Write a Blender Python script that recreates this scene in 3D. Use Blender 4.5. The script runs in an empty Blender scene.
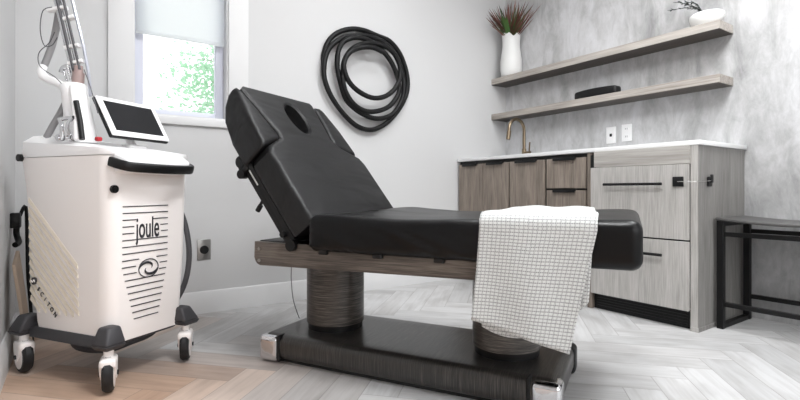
import bpy, bmesh, math, random
from mathutils import Vector, Matrix, noise
random.seed(7)
COL = bpy.context.scene.collection
PI = math.pi

# ------------------------------------------------------------------ helpers
def lin(h):
    h = h.lstrip('#'); o = []
    for i in (0, 2, 4):
        c = int(h[i:i+2], 16)/255
        o.append(c/12.92 if c <= .04045 else ((c+.055)/1.055)**2.4)
    return (*o, 1)

def mat(name, col='#808080', rough=.5, metal=0, spec=.5, coat=0, sheen=0, trans=0, alpha=1):
    m = bpy.data.materials.new(name); m.use_nodes = True
    b = m.node_tree.nodes['Principled BSDF']
    b.inputs['Base Color'].default_value = lin(col) if isinstance(col, str) else (*col, 1)
    b.inputs['Roughness'].default_value = rough
    b.inputs['Metallic'].default_value = metal
    b.inputs['Specular IOR Level'].default_value = spec
    b.inputs['Coat Weight'].default_value = coat
    b.inputs['Sheen Weight'].default_value = sheen
    b.inputs['Transmission Weight'].default_value = trans
    return m

class N:
    """short node writer"""
    def __init__(s, m): s.m = m; s.t = m.node_tree; s.b = s.t.nodes['Principled BSDF']
    def new(s, typ, **kw):
        n = s.t.nodes.new(typ)
        for k, v in kw.items():
            if k.startswith('i_'): n.inputs[k[2:].replace('_', ' ')].default_value = v
            else: setattr(n, k, v)
        return n
    def link(s, a, b): s.t.links.new(a, b)
    def coord(s, kind='Object', scale=(1, 1, 1), rot=(0, 0, 0)):
        c = s.new('ShaderNodeTexCoord'); mp = s.new('ShaderNodeMapping')
        mp.inputs['Scale'].default_value = scale; mp.inputs['Rotation'].default_value = rot
        s.link(c.outputs[kind], mp.inputs['Vector']); return mp.outputs['Vector']
    def noise(s, vec, scale=5, detail=4, rough=.5, dist=0):
        n = s.new('ShaderNodeTexNoise'); n.inputs['Scale'].default_value = scale
        n.inputs['Detail'].default_value = detail; n.inputs['Roughness'].default_value = rough
        n.inputs['Distortion'].default_value = dist
        s.link(vec, n.inputs['Vector']); return n.outputs['Fac']
    def ramp(s, fac, stops):
        r = s.new('ShaderNodeValToRGB'); e = r.color_ramp.elements
        e[0].position = stops[0][0]; e[0].color = lin(stops[0][1])
        e[1].position = stops[-1][0]; e[1].color = lin(stops[-1][1])
        for p, c in stops[1:-1]:
            k = e.new(p); k.color = lin(c)
        s.link(fac, r.inputs['Fac']); return r.outputs['Color']
    def mix(s, a, b, fac, mode='MIX'):
        x = s.new('ShaderNodeMix', data_type='RGBA', blend_type=mode)
        for sock, v in ((x.inputs['Factor'], fac), (x.inputs['A'], a), (x.inputs['B'], b)):
            if hasattr(v, 'links'): s.link(v, sock)
            elif isinstance(v, str): sock.default_value = lin(v)
            else: sock.default_value = v
        return x.outputs['Result']
    def math(s, op, a, b=0):
        x = s.new('ShaderNodeMath', operation=op)
        for i, v in enumerate((a, b)):
            if hasattr(v, 'links'): s.link(v, x.inputs[i])
            else: x.inputs[i].default_value = v
        return x.outputs[0]
    def bump(s, h, strength=.3, dist=.01):
        x = s.new('ShaderNodeBump'); x.inputs['Strength'].default_value = strength
        x.inputs['Distance'].default_value = dist
        s.link(h, x.inputs['Height']); s.link(x.outputs['Normal'], s.b.inputs['Normal'])
    def base(s, c): s.link(c, s.b.inputs['Base Color'])

def wood(name, dark, mid, light, along='Z', fine=60, rough=.5, spec=.4, bump=.15):
    m = mat(name, mid, rough, spec=spec); n = N(m)
    k = {'X': (.03, 1, 1), 'Y': (1, .03, 1), 'Z': (1, 1, .03)}[along]
    k2 = {'X': (.12, 1, 1), 'Y': (1, .12, 1), 'Z': (1, 1, .12)}[along]
    f = n.noise(n.coord('Object', k), fine*2.2, 5, .6)
    g = n.noise(n.coord('Object', k2), fine*.18, 4, .55, .6)
    x = n.math('ADD', n.math('MULTIPLY', f, .6), n.math('MULTIPLY', g, .4))
    n.base(n.ramp(x, [(.36, dark), (.5, mid), (.64, light)]))
    n.bump(f, bump, .003)
    return m

def new_bm(): return bmesh.new()

def finish(bm, name, m, parent=None, angle=35, loc=None, rot=None):
    bmesh.ops.recalc_face_normals(bm, faces=bm.faces[:])
    for f in bm.faces: f.smooth = True
    ca = math.radians(angle)
    for e in bm.edges:
        if len(e.link_faces) == 2 and e.calc_face_angle(0) > ca: e.smooth = False
    me = bpy.data.meshes.new(name); bm.to_mesh(me); bm.free()
    o = bpy.data.objects.new(name, me); COL.objects.link(o)
    if isinstance(m, (list, tuple)):
        for k in m: me.materials.append(k)
    else: me.materials.append(m)
    if parent: o.parent = parent
    if loc: o.location = loc
    if rot: o.rotation_euler = rot
    return o

def box(bm, x0, x1, y0, y1, z0, z1, bev=0, seg=2):
    r = bmesh.ops.create_cube(bm, size=1)
    vs = r['verts']
    for v in vs:
        v.co = Vector(((x0+x1)/2+v.co.x*(x1-x0), (y0+y1)/2+v.co.y*(y1-y0), (z0+z1)/2+v.co.z*(z1-z0)))
    if bev:
        es = list({e for v in vs for e in v.link_edges})
        bmesh.ops.bevel(bm, geom=es, offset=bev, segments=seg, profile=.5, affect='EDGES')
    return bm

def hexa(bm, pts, bev=0, seg=3):
    """8 corners: bottom loop 0-3, top loop 4-7"""
    vs = [bm.verts.new(p) for p in pts]
    for f in ((3, 2, 1, 0), (4, 5, 6, 7), (0, 1, 5, 4), (1, 2, 6, 5), (2, 3, 7, 6), (3, 0, 4, 7)):
        bm.faces.new([vs[i] for i in f])
    if bev:
        es = list({e for v in vs for e in v.link_edges})
        bmesh.ops.bevel(bm, geom=es, offset=bev, segments=seg, profile=.5, affect='EDGES')

def rbox(bm, x0, x1, y0, y1, z0, z1, r, n=(12, 12, 6), deform=None):
    """rounded box with dense faces so that it can be deformed"""
    lo = Vector((x0, y0, z0)); hi = Vector((x1, y1, z1))
    def ts(a, b, k):
        q = [a + r*t for t in (0, .06, .2, .42, .7)] + [a+r+(b-a-2*r)*i/k for i in range(k+1)] + [b-r*t for t in (.7, .42, .2, .06, 0)]
        return q
    T = [ts(lo[i], hi[i], n[i]) for i in range(3)]
    cache = {}
    def vert(p):
        key = tuple(round(c, 6) for c in p)
        if key in cache: return cache[key]
        q = Vector([min(max(p[i], lo[i]+r), hi[i]-r) for i in range(3)])
        d = Vector(p)-q
        w = q + d.normalized()*r if d.length > 1e-9 else q
        if deform: w = Vector(deform(w))
        v = bm.verts.new(w); cache[key] = v; return v
    for ax in range(3):
        a, b = [i for i in range(3) if i != ax]
        for side in (lo[ax], hi[ax]):
            for i in range(len(T[a])-1):
                for j in range(len(T[b])-1):
                    q = []
                    for (ii, jj) in ((i, j), (i+1, j), (i+1, j+1), (i, j+1)):
                        p = [0, 0, 0]; p[ax] = side; p[a] = T[a][ii]; p[b] = T[b][jj]
                        q.append(vert(p))
                    if len(set(q)) == 4:
                        try: bm.faces.new(q)
                        except ValueError: pass
    return bm

def catmull(P, k=8, closed=False):
    P = [Vector(p) for p in P]; out = []; n = len(P)
    rng = n if closed else n-1
    for i in range(rng):
        p0 = P[(i-1) % n] if closed or i > 0 else P[0]
        p1 = P[i]; p2 = P[(i+1) % n]
        p3 = P[(i+2) % n] if closed or i+2 < n else P[-1]
        for j in range(k):
            t = j/k
            out.append(.5*((2*p1)+(p2-p0)*t+(2*p0-5*p1+4*p2-p3)*t*t+(3*p1-p0-3*p2+p3)*t**3))
    if not closed: out.append(P[-1])
    return out

def tube(bm, P, r, seg=10, closed=False, smooth=0, cap=True, sq=None):
    """tube through points; r number or list; sq = (w,h) flat section"""
    if smooth: P = catmull(P, smooth, closed)
    P = [Vector(p) for p in P]; n = len(P)
    rings = []; up = None
    for i, p in enumerate(P):
        if closed: d = (P[(i+1) % n]-P[i-1])
        else: d = P[min(i+1, n-1)]-P[max(i-1, 0)]
        d.normalize()
        if up is None:
            up = Vector((0, 0, 1)) if abs(d.z) < .9 else Vector((1, 0, 0))
        s = d.cross(up).normalized(); up = s.cross(d).normalized()
        rr = r[i*len(r)//n] if isinstance(r, (list, tuple)) else r
        ring = []
        for k in range(seg):
            a = 2*PI*k/seg
            if sq: ring.append(bm.verts.new(p + s*math.copysign(abs(math.cos(a))**.5, math.cos(a))*sq[0]/2 + up*math.copysign(abs(math.sin(a))**.5, math.sin(a))*sq[1]/2))
            else: ring.append(bm.verts.new(p + s*math.cos(a)*rr + up*math.sin(a)*rr))
        rings.append(ring)
    m = n if closed else n-1
    for i in range(m):
        A, B = rings[i], rings[(i+1) % n]
        for k in range(seg):
            bm.faces.new((A[k], A[(k+1) % seg], B[(k+1) % seg], B[k]))
    if cap and not closed:
        bm.faces.new(rings[0][::-1]); bm.faces.new(rings[-1])
    return bm

def lathe(bm, prof, seg=32, c=(0, 0, 0), axis='Z', sx=1, sy=1):
    rings = []
    for r, z in prof:
        ring = []
        for k in range(seg):
            a = 2*PI*k/seg
            if axis == 'Z': p = (c[0]+r*math.cos(a)*sx, c[1]+r*math.sin(a)*sy, c[2]+z)
            elif axis == 'X': p = (c[0]+z, c[1]+r*math.cos(a), c[2]+r*math.sin(a))
            else: p = (c[0]+r*math.cos(a), c[1]+z, c[2]+r*math.sin(a))
            ring.append(bm.verts.new(p))
        rings.append(ring)
    for A, B in zip(rings, rings[1:]):
        for k in range(seg):
            bm.faces.new((A[k], A[(k+1) % seg], B[(k+1) % seg], B[k]))
    if prof[0][0] > 1e-5: bm.faces.new(rings[0][::-1])
    if prof[-1][0] > 1e-5: bm.faces.new(rings[-1])
    bmesh.ops.remove_doubles(bm, verts=[v for rg in (rings[0], rings[-1]) for v in rg], dist=1e-6)
    return bm

def extrude_poly(bm, pts, axis, d0, d1, bev=0, seg=3):
    """outline (2D) extruded along an axis"""
    def P(p, d):
        return {'X': (d, p[0], p[1]), 'Y': (p[0], d, p[1]), 'Z': (p[0], p[1], d)}[axis]
    A = [bm.verts.new(P(p, d0)) for p in pts]; B = [bm.verts.new(P(p, d1)) for p in pts]
    fa = bm.faces.new(A[::-1]); fb = bm.faces.new(B); n = len(pts)
    for i in range(n): bm.faces.new((A[i], A[(i+1) % n], B[(i+1) % n], B[i]))
    if bev:
        es = list(set(fa.edges) | set(fb.edges))
        bmesh.ops.bevel(bm, geom=es, offset=bev, segments=seg, profile=.5, affect='EDGES')

def round_rect(x0, x1, y0, y1, r, k=6):
    out = []
    for cx, cy, a0 in ((x1-r, y1-r, 0), (x0+r, y1-r, PI/2), (x0+r, y0+r, PI), (x1-r, y0+r, 1.5*PI)):
        for i in range(k+1):
            a = a0+PI/2*i/k; out.append((cx+r*math.cos(a), cy+r*math.sin(a)))
    return out

def text_bm(bm, s, size, M, sx=1.0, depth=.0012, shear=0, bold=0):
    cu = bpy.data.curves.new('txt', 'FONT'); cu.body = s; cu.size = size; cu.extrude = depth
    cu.align_x = 'CENTER'; cu.align_y = 'CENTER'; cu.offset = bold; cu.resolution_u = 4
    o = bpy.data.objects.new('txt', cu); COL.objects.link(o)
    dg = bpy.context.evaluated_depsgraph_get(); dg.update()
    me = bpy.data.meshes.new_from_object(o.evaluated_get(dg))
    me.transform(M @ Matrix.Diagonal((sx, 1, 1, 1)))
    bm.from_mesh(me)
    bpy.data.objects.remove(o); bpy.data.curves.remove(cu); bpy.data.meshes.remove(me)

def root(name, label, cat, loc=(0, 0, 0), rz=0, group=None):
    o = bpy.data.objects.new(name, None); COL.objects.link(o)
    o.location = loc; o.rotation_euler = (0, 0, rz); o.empty_display_size = .1
    return tag(o, label, cat, group)

def tag(o, label, cat, group=None):
    o['label'] = label; o['category'] = cat
    if group: o['group'] = group
    return o

def struct(o): o['kind'] = 'structure'; return o

# ------------------------------------------------------------------ room sizes
XL, XR, YB, YF, ZC = -.223, 3.08, 2.863, -2.2, 2.7
XA, YJ = -1.7, 1.78                       # the room widens left of the camera

# ------------------------------------------------------------------ materials
M = {}
M['wall'] = mat('wall_paint', '#cccccc', .85, spec=.2)
n = N(M['wall']); n.bump(n.noise(n.coord('Object'), 90, 3), .04, .002)
M['trim'] = mat('trim_paint', '#dadada', .45, spec=.4)
M['ceiling'] = mat('ceiling_paint', '#ececec', .9, spec=.1)

def plaster():
    m = mat('limewash_plaster', '#a2a3a5', .75, spec=.25); n = N(m)
    big = n.noise(n.coord('Object', (1, .9, .9)), 1.5, 3, .5, .5)
    vein = n.noise(n.coord('Object', (1, 1.9, .65), (math.radians(38), 0, 0)), 3.6, 8, .68, .9)
    fine = n.noise(n.coord('Object', (1, 1, .55)), 14, 8, .72, .6)
    x = n.math('ADD', n.math('ADD', n.math('MULTIPLY', big, .38), n.math('MULTIPLY', vein, .37)), n.math('MULTIPLY', fine, .25))
    n.base(n.ramp(x, [(.34, '#8f8f8f'), (.45, '#b0b0b0'), (.54, '#c8c8c9'), (.66, '#dadadd')]))
    n.bump(fine, .12, .004)
    return m
M['plaster'] = plaster()

def floor_mat():
    m = mat('oak_herringbone', '#c8c2bb', .42, spec=.35); n = N(m)
    uv = n.new('ShaderNodeUVMap', uv_map='plank').outputs['UV']
    mp = n.new('ShaderNodeMapping'); mp.inputs['Scale'].default_value = (1.0, 14, 1); n.link(uv, mp.inputs['Vector'])
    g = n.noise(mp.outputs['Vector'], 3.2, 7, .62, .6)
    mp2 = n.new('ShaderNodeMapping'); mp2.inputs['Scale'].default_value = (1.6, 3.5, 1); n.link(uv, mp2.inputs['Vector'])
    g2 = n.noise(mp2.outputs['Vector'], 2.0, 3, .5, .3)
    at = n.new('ShaderNodeAttribute', attribute_name='tone')
    sep = n.new('ShaderNodeSeparateColor'); n.link(at.outputs['Color'], sep.inputs['Color'])
    grey = n.ramp(sep.outputs['Red'], [(0, '#bababa'), (.5, '#c6c6c6'), (1, '#cecece')])
    warm = n.ramp(sep.outputs['Red'], [(0, '#ab8a72'), (.5, '#c3a58f'), (1, '#d6c0b0')])
    c = n.mix(grey, warm, sep.outputs['Green'])
    c = n.mix(c, n.ramp(g, [(.32, '#b5b0ab'), (.6, '#ffffff')]), .28, 'MULTIPLY')
    c = n.mix(c, n.ramp(g2, [(.3, '#b4b0ad'), (.55, '#ffffff')]), .4, 'MULTIPLY')
    # seams: distance to the plank's edge
    su = n.new('ShaderNodeUVMap', uv_map='edge').outputs['UV']
    sp = n.new('ShaderNodeSeparateXYZ'); n.link(su, sp.inputs['Vector'])
    d = n.math('MINIMUM', n.math('MINIMUM', sp.outputs['X'], n.math('SUBTRACT', .635, sp.outputs['X'])),
               n.math('MINIMUM', sp.outputs['Y'], n.math('SUBTRACT', .127, sp.outputs['Y'])))
    e = n.math('LESS_THAN', d, .0012)
    c = n.mix(c, '#6b6460', n.math('MULTIPLY', e, .6))
    n.base(c); n.bump(g, .06, .002)
    return m
M['floor'] = floor_mat()

M['oak'] = wood('grey_brown_oak', '#675e56', '#83786e', '#9b9085', 'Z', 110)
M['oak_light'] = wood('pale_grey_oak', '#96948f', '#aeaba7', '#bfbcb9', 'Z', 110)
M['oak_shelf'] = wood('shelf_oak', '#8a837c', '#a8a19a', '#bdb7b0', 'Y', 60)
M['oak_end'] = wood('end_panel_oak', '#6f6d6a', '#83817e', '#93918e', 'Z', 110)  # end panel's side, its shade put into a darker oak colour
M['oak_under'] = wood('dark_shelf_underside', '#38342f', '#4a4540', '#5a544e', 'Y', 110)  # shade below the shelves, painted as dark oak
M['oak_strip'] = wood('filler_oak', '#85817c', '#a5a19c', '#bbb8b3', 'Y', 34)
M['carcass'] = mat('dark_carcass', '#1b1a1a', .6)
M['quartz'] = mat('white_quartz', '#e4e4e4', .25)
M['black_metal'] = mat('black_metal', '#09090a', .45, spec=.35)
M['black_plastic'] = mat('black_plastic', '#0f0f10', .45, spec=.35)
M['bronze'] = mat('brushed_bronze', '#8c7d69', .28, metal=1)
M['ceramic'] = mat('white_ceramic', '#e2e2e0', .35)
M['steel'] = mat('brushed_steel', '#a8a6a3', .35, metal=1)
M['chrome'] = mat('chrome', '#d9d9db', .08, metal=1)
M['vinyl'] = mat('black_vinyl', '#070708', .34, spec=.27)
n = N(M['vinyl']); n.bump(n.noise(n.coord('Object', (1, 1, 1)), 9, 3, .5, .4), .22, .012)
M['vinyl_back'] = mat('black_vinyl_backrest', '#141415', .46, spec=.36)
n = N(M['vinyl_back']); n.bump(n.noise(n.coord('Object', (3.2, 1, 3.2)), 3.4, 2, .5, .3), .6, .02)
M['hole'] = mat('face_hole_lining', '#0e0e0f', .55)
M['rail'] = wood('dark_laminate_rail', '#3a3531', '#5a534d', '#7a726a', 'X', 130, .45)
M['pillar'] = wood('dark_laminate_pillar', '#221f1d', '#433d39', '#6a625b', 'X', 90, .35)
def lam_round():
    m = mat('dark_laminate_round', '#44403c', .33, spec=.5); n = N(m)
    f = n.noise(n.coord('Object', (.6, .6, 20)), 16, 6, .65, .1)
    n.base(n.ramp(f, [(.33, '#24211f'), (.5, '#48433f'), (.66, '#79726a')])); n.bump(f, .2, .002); return m
M['pillar'] = lam_round()
def lam_base():
    m = mat('dark_laminate_base', '#2c2a28', .28, spec=.55); n = N(m)
    f = n.noise(n.coord('Object', (22, .6, .6)), 16, 6, .65, .1)
    n.base(n.ramp(f, [(.33, '#191817'), (.5, '#2e2c2a'), (.68, '#57524d')])); n.bump(f, .15, .002); return m
M['base'] = lam_base()
M['towel'] = None
def towel():
    m = mat('white_waffle_cotton', '#e6e7e6', .9, spec=.15, sheen=.2); n = N(m)
    uv = n.new('ShaderNodeUVMap', uv_map='weave').outputs['UV']
    sp = n.new('ShaderNodeSeparateXYZ'); n.link(uv, sp.inputs['Vector'])
    nz = n.noise(uv, 9, 3); off = n.math('MULTIPLY', n.math('SUBTRACT', nz, .5), 4.0)
    nz2 = n.noise(uv, 60, 2)
    def lines(c, f):
        s = n.math('SINE', n.math('ADD', n.math('MULTIPLY', c, f), off)); return n.math('GREATER_THAN', n.math('ADD', s, n.math('MULTIPLY', nz2, .9)), 1.02)
    x = lines(sp.outputs['X'], 2*PI/.0128); y = lines(sp.outputs['Y'], 2*PI/.0098)
    l = n.math('MAXIMUM', n.math('MULTIPLY', x, .6), y)
    pu = n.math('GREATER_THAN', n.math('MULTIPLY', n.math('SINE', n.math('MULTIPLY', sp.outputs['X'], 2*PI/.0064)), n.math('SINE', n.math('MULTIPLY', sp.outputs['Y'], 2*PI/.0115))), .0)
    k = n.math('MULTIPLY', l, n.math('ADD', .55, n.math('MULTIPLY', pu, .45)))
    n.base(n.mix('#d3d5d4', '#707271', n.math('MULTIPLY', k, .8)))
    n.bump(n.math('SUBTRACT', 1, l), .6, .003); return m
M['towel'] = towel()
M['white_shell'] = mat('white_shell_plastic', '#f7f2ef', .38, spec=.45)
M['white_top'] = mat('white_top_plastic', '#f8f7f7', .35, spec=.45)
M['cream'] = mat('vent_plastic', '#e2d8c8', .5)
M['grey_plastic'] = mat('dark_grey_bumper', '#3a393c', .5)
M['ink'] = mat('dark_print', '#26252a', .5)
M['screen'] = mat('dark_glass_screen', '#15161a', .06, spec=.6)
M['tyre'] = mat('black_tyre', '#161618', .6)
M['hose_grey'] = mat('grey_hose', '#8d8c8d', .5)
M['hose_dark'] = mat('dark_grey_hose', '#4b4a4d', .45)
M['rubber'] = mat('black_rubber_hose', '#0b0b0c', .5, spec=.3)
M['red'] = mat('red_button', '#b3202a', .35)
M['plate'] = mat('white_plate', '#f2f2f2', .35)
M['blind'] = mat('translucent_blind', '#dfe9ee', .8, spec=.1)
b = M['blind'].node_tree.nodes['Principled BSDF']; b.inputs['Transmission Weight'].default_value = 0
def translucent(m, col, f=.5):
    t = m.node_tree; b = t.nodes['Principled BSDF']; o = t.nodes['Material Output']
    tr = t.nodes.new('ShaderNodeBsdfTranslucent'); tr.inputs['Color'].default_value = lin(col)
    mx = t.nodes.new('ShaderNodeMixShader'); mx.inputs[0].default_value = f
    t.links.new(b.outputs[0], mx.inputs[1]); t.links.new(tr.outputs[0], mx.inputs[2]); t.links.new(mx.outputs[0], o.inputs['Surface'])
translucent(M['blind'], '#fbfbfb', .85)
M['leaf'] = mat('pale_green_leaf', '#abd0b4', .6); translucent(M['leaf'], '#b6dabe', .5)
M['bark'] = mat('grey_bark', '#b0aaa6', .8)
M['frame_blue'] = mat('window_sash_white', '#d3d6e2', .4)
M['leaf_red'] = mat('red_green_leaf', '#6d3b36', .45); n = N(M['leaf_red'])
at = n.new('ShaderNodeAttribute', attribute_name='tone'); n.base(n.ramp(at.outputs['Fac'], [(0, '#3d6628'), (.3, '#4a4a30'), (.55, '#5c2f2a'), (1, '#8a5a4c')]))
M['leaf_dark'] = mat('dark_grey_leaf', '#39413f', .5)
M['cardboard'] = mat('tan_board', '#c4b09c', .7)
M['seat_leather'] = mat('dark_leather', '#4c4b4a', .38, spec=.5)
M['outside'] = mat('outside_ground', '#a9b3a4', .9)
def glass_mat():
    m = bpy.data.materials.new('window_glass'); m.use_nodes = True; t = m.node_tree
    for nd in list(t.nodes):
        if nd.type != 'OUTPUT_MATERIAL': t.nodes.remove(nd)
    o = t.nodes['Material Output']
    tr = t.nodes.new('ShaderNodeBsdfTransparent'); gl = t.nodes.new('ShaderNodeBsdfGlossy'); gl.inputs['Roughness'].default_value = .02
    fr = t.nodes.new('ShaderNodeFresnel'); fr.inputs['IOR'].default_value = 1.3
    mx = t.nodes.new('ShaderNodeMixShader'); t.links.new(fr.outputs[0], mx.inputs[0]); t.links.new(tr.outputs[0], mx.inputs[1]); t.links.new(gl.outputs[0], mx.inputs[2])
    t.links.new(mx.outputs[0], o.inputs['Surface']); return m
M['glass'] = glass_mat()

# ------------------------------------------------------------------ room shell
def herringbone():
    bm = new_bm(); uv = bm.loops.layers.uv.new('plank'); ed = bm.loops.layers.uv.new('edge')
    cl = bm.loops.layers.float_color.new('tone')
    W, L = .127, .635; th = math.radians(-47); ct, st = math.cos(th), math.sin(th)
    ox, oy = 1.62, 1.30
    rnd = random.Random(5)
    def plank(x0, y0, horiz):
        c = [(x0, y0), (x0+L, y0), (x0+L, y0+W), (x0, y0+W)] if horiz else [(x0, y0), (x0+W, y0), (x0+W, y0+L), (x0, y0+L)]
        uvs = [(0, 0), (L, 0), (L, W), (0, W)] if horiz else [(0, 0), (0, W), (L, W), (L, 0)]
        w = [(ox+x*ct-y*st, oy+x*st+y*ct) for x, y in c]
        cx = sum(p[0] for p in w)/4; cy = sum(p[1] for p in w)/4
        if cx < XA-.6 or cx > XR+.6 or cy < YF-.6 or cy > YB+.6: return
        f = bm.faces.new([bm.verts.new((p[0], p[1], 0)) for p in w])
        t = rnd.random(); ru, rv = rnd.random()*20, rnd.random()*20
        # planks on the cart's side of the room are toned warmer and browner
        g = min(1, max(0, (.72-(cx + (cy-1.9)*.15))/.62)) + rnd.uniform(-.12, .12)
        if cx > 1.1: g = max(0, g*.2)
        g = min(1, max(0, g))
        for lp, q in zip(f.loops, uvs):
            lp[uv].uv = (q[0]+ru, q[1]+rv); lp[ed].uv = q; lp[cl] = (t, g, 0, 1)
    for i in range(-60, 61):
        for j in range(-9, 10):
            x, y = i*W+j*L, i*W-j*L
            plank(x, y, True); plank(x+L, y+W-L, False)
    for co, no in (((XA, 0, 0), (-1, 0, 0)), ((XR+.02, 0, 0), (1, 0, 0)), ((0, YF, 0), (0, -1, 0)), ((0, YB+.02, 0), (0, 1, 0))):
        bmesh.ops.bisect_plane(bm, geom=bm.verts[:]+bm.edges[:]+bm.faces[:], plane_co=co, plane_no=no, clear_outer=True)
    o = finish(bm, 'floor', M['floor'])
    for p in o.data.polygons: p.use_smooth = False
    if o.data.polygons[0].normal.z < 0: o.data.flip_normals()
    return o
struct(herringbone())
bm = new_bm(); box(bm, XA-.1, XR+.12, YF-.1, YB+.14, -.12, -.002); struct(finish(bm, 'floor_slab', M['wall']))
bm = new_bm(); box(bm, XA-.1, XR+.12, YF-.1, YB+.14, ZC, ZC+.1); struct(finish(bm, 'ceiling', M['ceiling']))
WX0, WX1, WZ0, WZ1 = .262, .748, 1.105, 2.3       # window opening
bm = new_bm()
box(bm, XL-.1, WX0, YB, YB+.14, 0, ZC); box(bm, WX1, XR+.12, YB, YB+.14, 0, ZC)
box(bm, WX0, WX1, YB, YB+.14, 0, WZ0); box(bm, WX0, WX1, YB, YB+.14, WZ1, ZC)
struct(finish(bm, 'wall_back', M['wall']))
bm = new_bm(); box(bm, XR, XR+.12, YF, YB, 0, ZC); struct(finish(bm, 'wall_right', M['plaster']))
bm = new_bm(); box(bm, XL-.1, XL, YJ, YB, 0, ZC); box(bm, XA, XL-.1, YJ, YJ+.1, 0, ZC); box(bm, XA-.1, XA, YF, YJ+.1, 0, ZC)
struct(finish(bm, 'wall_left', M['wall']))
FX0, FX1, FZ0, FZ1 = -.9, 2.3, .7, 2.4
bm = new_bm()
box(bm, XA, FX0, YF-.12, YF, 0, ZC); box(bm, FX1, XR, YF-.12, YF, 0, ZC)
box(bm, FX0, FX1, YF-.12, YF, 0, FZ0); box(bm, FX0, FX1, YF-.12, YF, FZ1, ZC)
struct(finish(bm, 'wall_front', M['wall']))
def board(pts):  # baseboard profile run
    pass
bm = new_bm()
extrude_poly(bm, [(YB, 0), (YB-.018, 0), (YB-.018, .095), (YB-.013, .104), (YB-.013, .114), (YB-.006, .124), (YB, .124)], 'X', XL, 2.53)
struct(finish(bm, 'baseboard_back', M['trim']))
bm = new_bm()
extrude_poly(bm, [(XL, 0), (XL+.018, 0), (XL+.018, .095), (XL+.013, .104), (XL+.013, .114), (XL+.006, .124), (XL, .124)], 'Y', YJ, YB-.018)
struct(finish(bm, 'baseboard_left', M['trim']))
# window casing, sash, blind, glass
bm = new_bm()
cw = .115
box(bm, WX0-cw, WX0, YB-.018, YB, WZ0-.045, WZ1+cw, .003); box(bm, WX1, WX1+cw, YB-.018, YB, WZ0-.045, WZ1+cw, .003)
box(bm, WX0, WX1, YB-.018, YB, WZ1, WZ1+cw, .003); box(bm, WX0, WX1, YB-.018, YB, WZ0-.045, WZ0, .003)
for x0, x1, z0, z1 in ((WX0, WX0+.008, WZ0, WZ1), (WX1-.008, WX1, WZ0, WZ1), (WX0, WX1, WZ0, WZ0+.008), (WX0, WX1, WZ1-.008, WZ1)):
    box(bm, x0, x1, YB-.002, YB+.12, z0, z1)
win = struct(finish(bm, 'window_1', M['trim']))
bm = new_bm()
for x0, x1, z0, z1 in ((WX0+.008, WX0+.055, WZ0+.008, WZ1-.008), (WX1-.055, WX1-.008, WZ0+.008, WZ1-.008), (WX0+.055, WX1-.055, WZ0+.008, WZ0+.045), (WX0+.055, WX1-.055, WZ1-.05, WZ1-.008)):
    box(bm, x0, x1, YB+.07, YB+.105, z0, z1, .004)
finish(bm, 'window_sash', M['frame_blue'], win)
bm = new_bm(); box(bm, WX0+.05, WX1-.05, YB+.085, YB+.089, WZ0+.04, WZ1-.045); finish(bm, 'window_pane', M['glass'], win)
bl = root('roller_blind', 'pale translucent roller blind pulled halfway down the window', 'blind', (.505, YB+.03, 1.54))
bm = new_bm(); box(bm, -.228, .228, -.001, .001, .012, .70); finish(bm, 'blind_fabric', M['blind'], bl)
bm = new_bm(); box(bm, -.228, .228, -.006, .006, 0, .022, .004); finish(bm, 'hem_bar', M['blind'], bl)
bm = new_bm(); lathe(bm, [(.028, -.234), (.028, .234)], 20, (0, 0, .72), 'X'); finish(bm, 'roller_tube', M['trim'], bl)

# added window behind the camera, unseen, to carry the fill light
bm = new_bm()
for x0, x1, z0, z1 in ((FX0, FX0+.06, FZ0, FZ1), (FX1-.06, FX1, FZ0, FZ1), (FX0, FX1, FZ0, FZ0+.06), (FX0, FX1, FZ1-.06, FZ1), (.67, .73, FZ0, FZ1)):
    box(bm, x0, x1, YF-.1, YF-.04, z0, z1)
w2 = struct(finish(bm, 'window_2', M['trim']))
bm = new_bm(); box(bm, FX0, FX1, YF-.075, YF-.07, FZ0, FZ1); finish(bm, 'window_pane', M['glass'], w2)

# ------------------------------------------------------------------ outside
bm = new_bm(); box(bm, -8, 12, YB+.3, 14, -.3, -.1); struct(finish(bm, 'ground_outside', M['outside']))
tr = root('tree', 'pale green leafy tree seen outside through the window', 'tree', (2.45, 7.2, -.1))
bm = new_bm(); tube(bm, [(0, 0, 0), (.1, 0, .9), (.0, 0, 1.8), (-.1, 0, 2.6)], [.12, .11, .09, .06], 8, smooth=4)
rt = random.Random(3); tips = []
for k in range(34):
    z = rt.uniform(.9, 2.6); a = rt.uniform(0, 2*PI) if k % 2 else PI+rt.uniform(-.7, .7); l = rt.uniform(.6, 1.5)
    p0 = Vector((0, 0, z)); p2 = p0+Vector((math.cos(a)*l, math.sin(a)*l*.7, rt.uniform(-.25, .45)))
    pm = (p0+p2)/2+Vector((0, 0, .12)); tube(bm, [p0, pm, p2], [.014, .009, .005], 5, smooth=3); tips += [p2, pm, (p2+pm)/2]
finish(bm, 'trunk', M['bark'], tr)
bm = new_bm()
for k in range(4200):
    t = rt.choice(tips); p = t+Vector((rt.gauss(0, .17), rt.gauss(0, .17), rt.gauss(0, .13)))
    s = rt.uniform(.03, .055); R = Matrix.Rotation(rt.uniform(0, 2*PI), 3, 'Z') @ Matrix.Rotation(rt.uniform(-1.5, 1.5), 3, 'X') @ Matrix.Rotation(rt.uniform(-1.2, 1.2), 3, 'Y')
    vs = [bm.verts.new(p+R @ Vector(q)) for q in ((-s, 0, 0), (0, -s*.5, .006), (s, 0, 0), (0, s*.5, .006))]
    bm.faces.new(vs)
fo = finish(bm, 'foliage', M['leaf'], tr); fo['kind'] = 'stuff'

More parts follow.
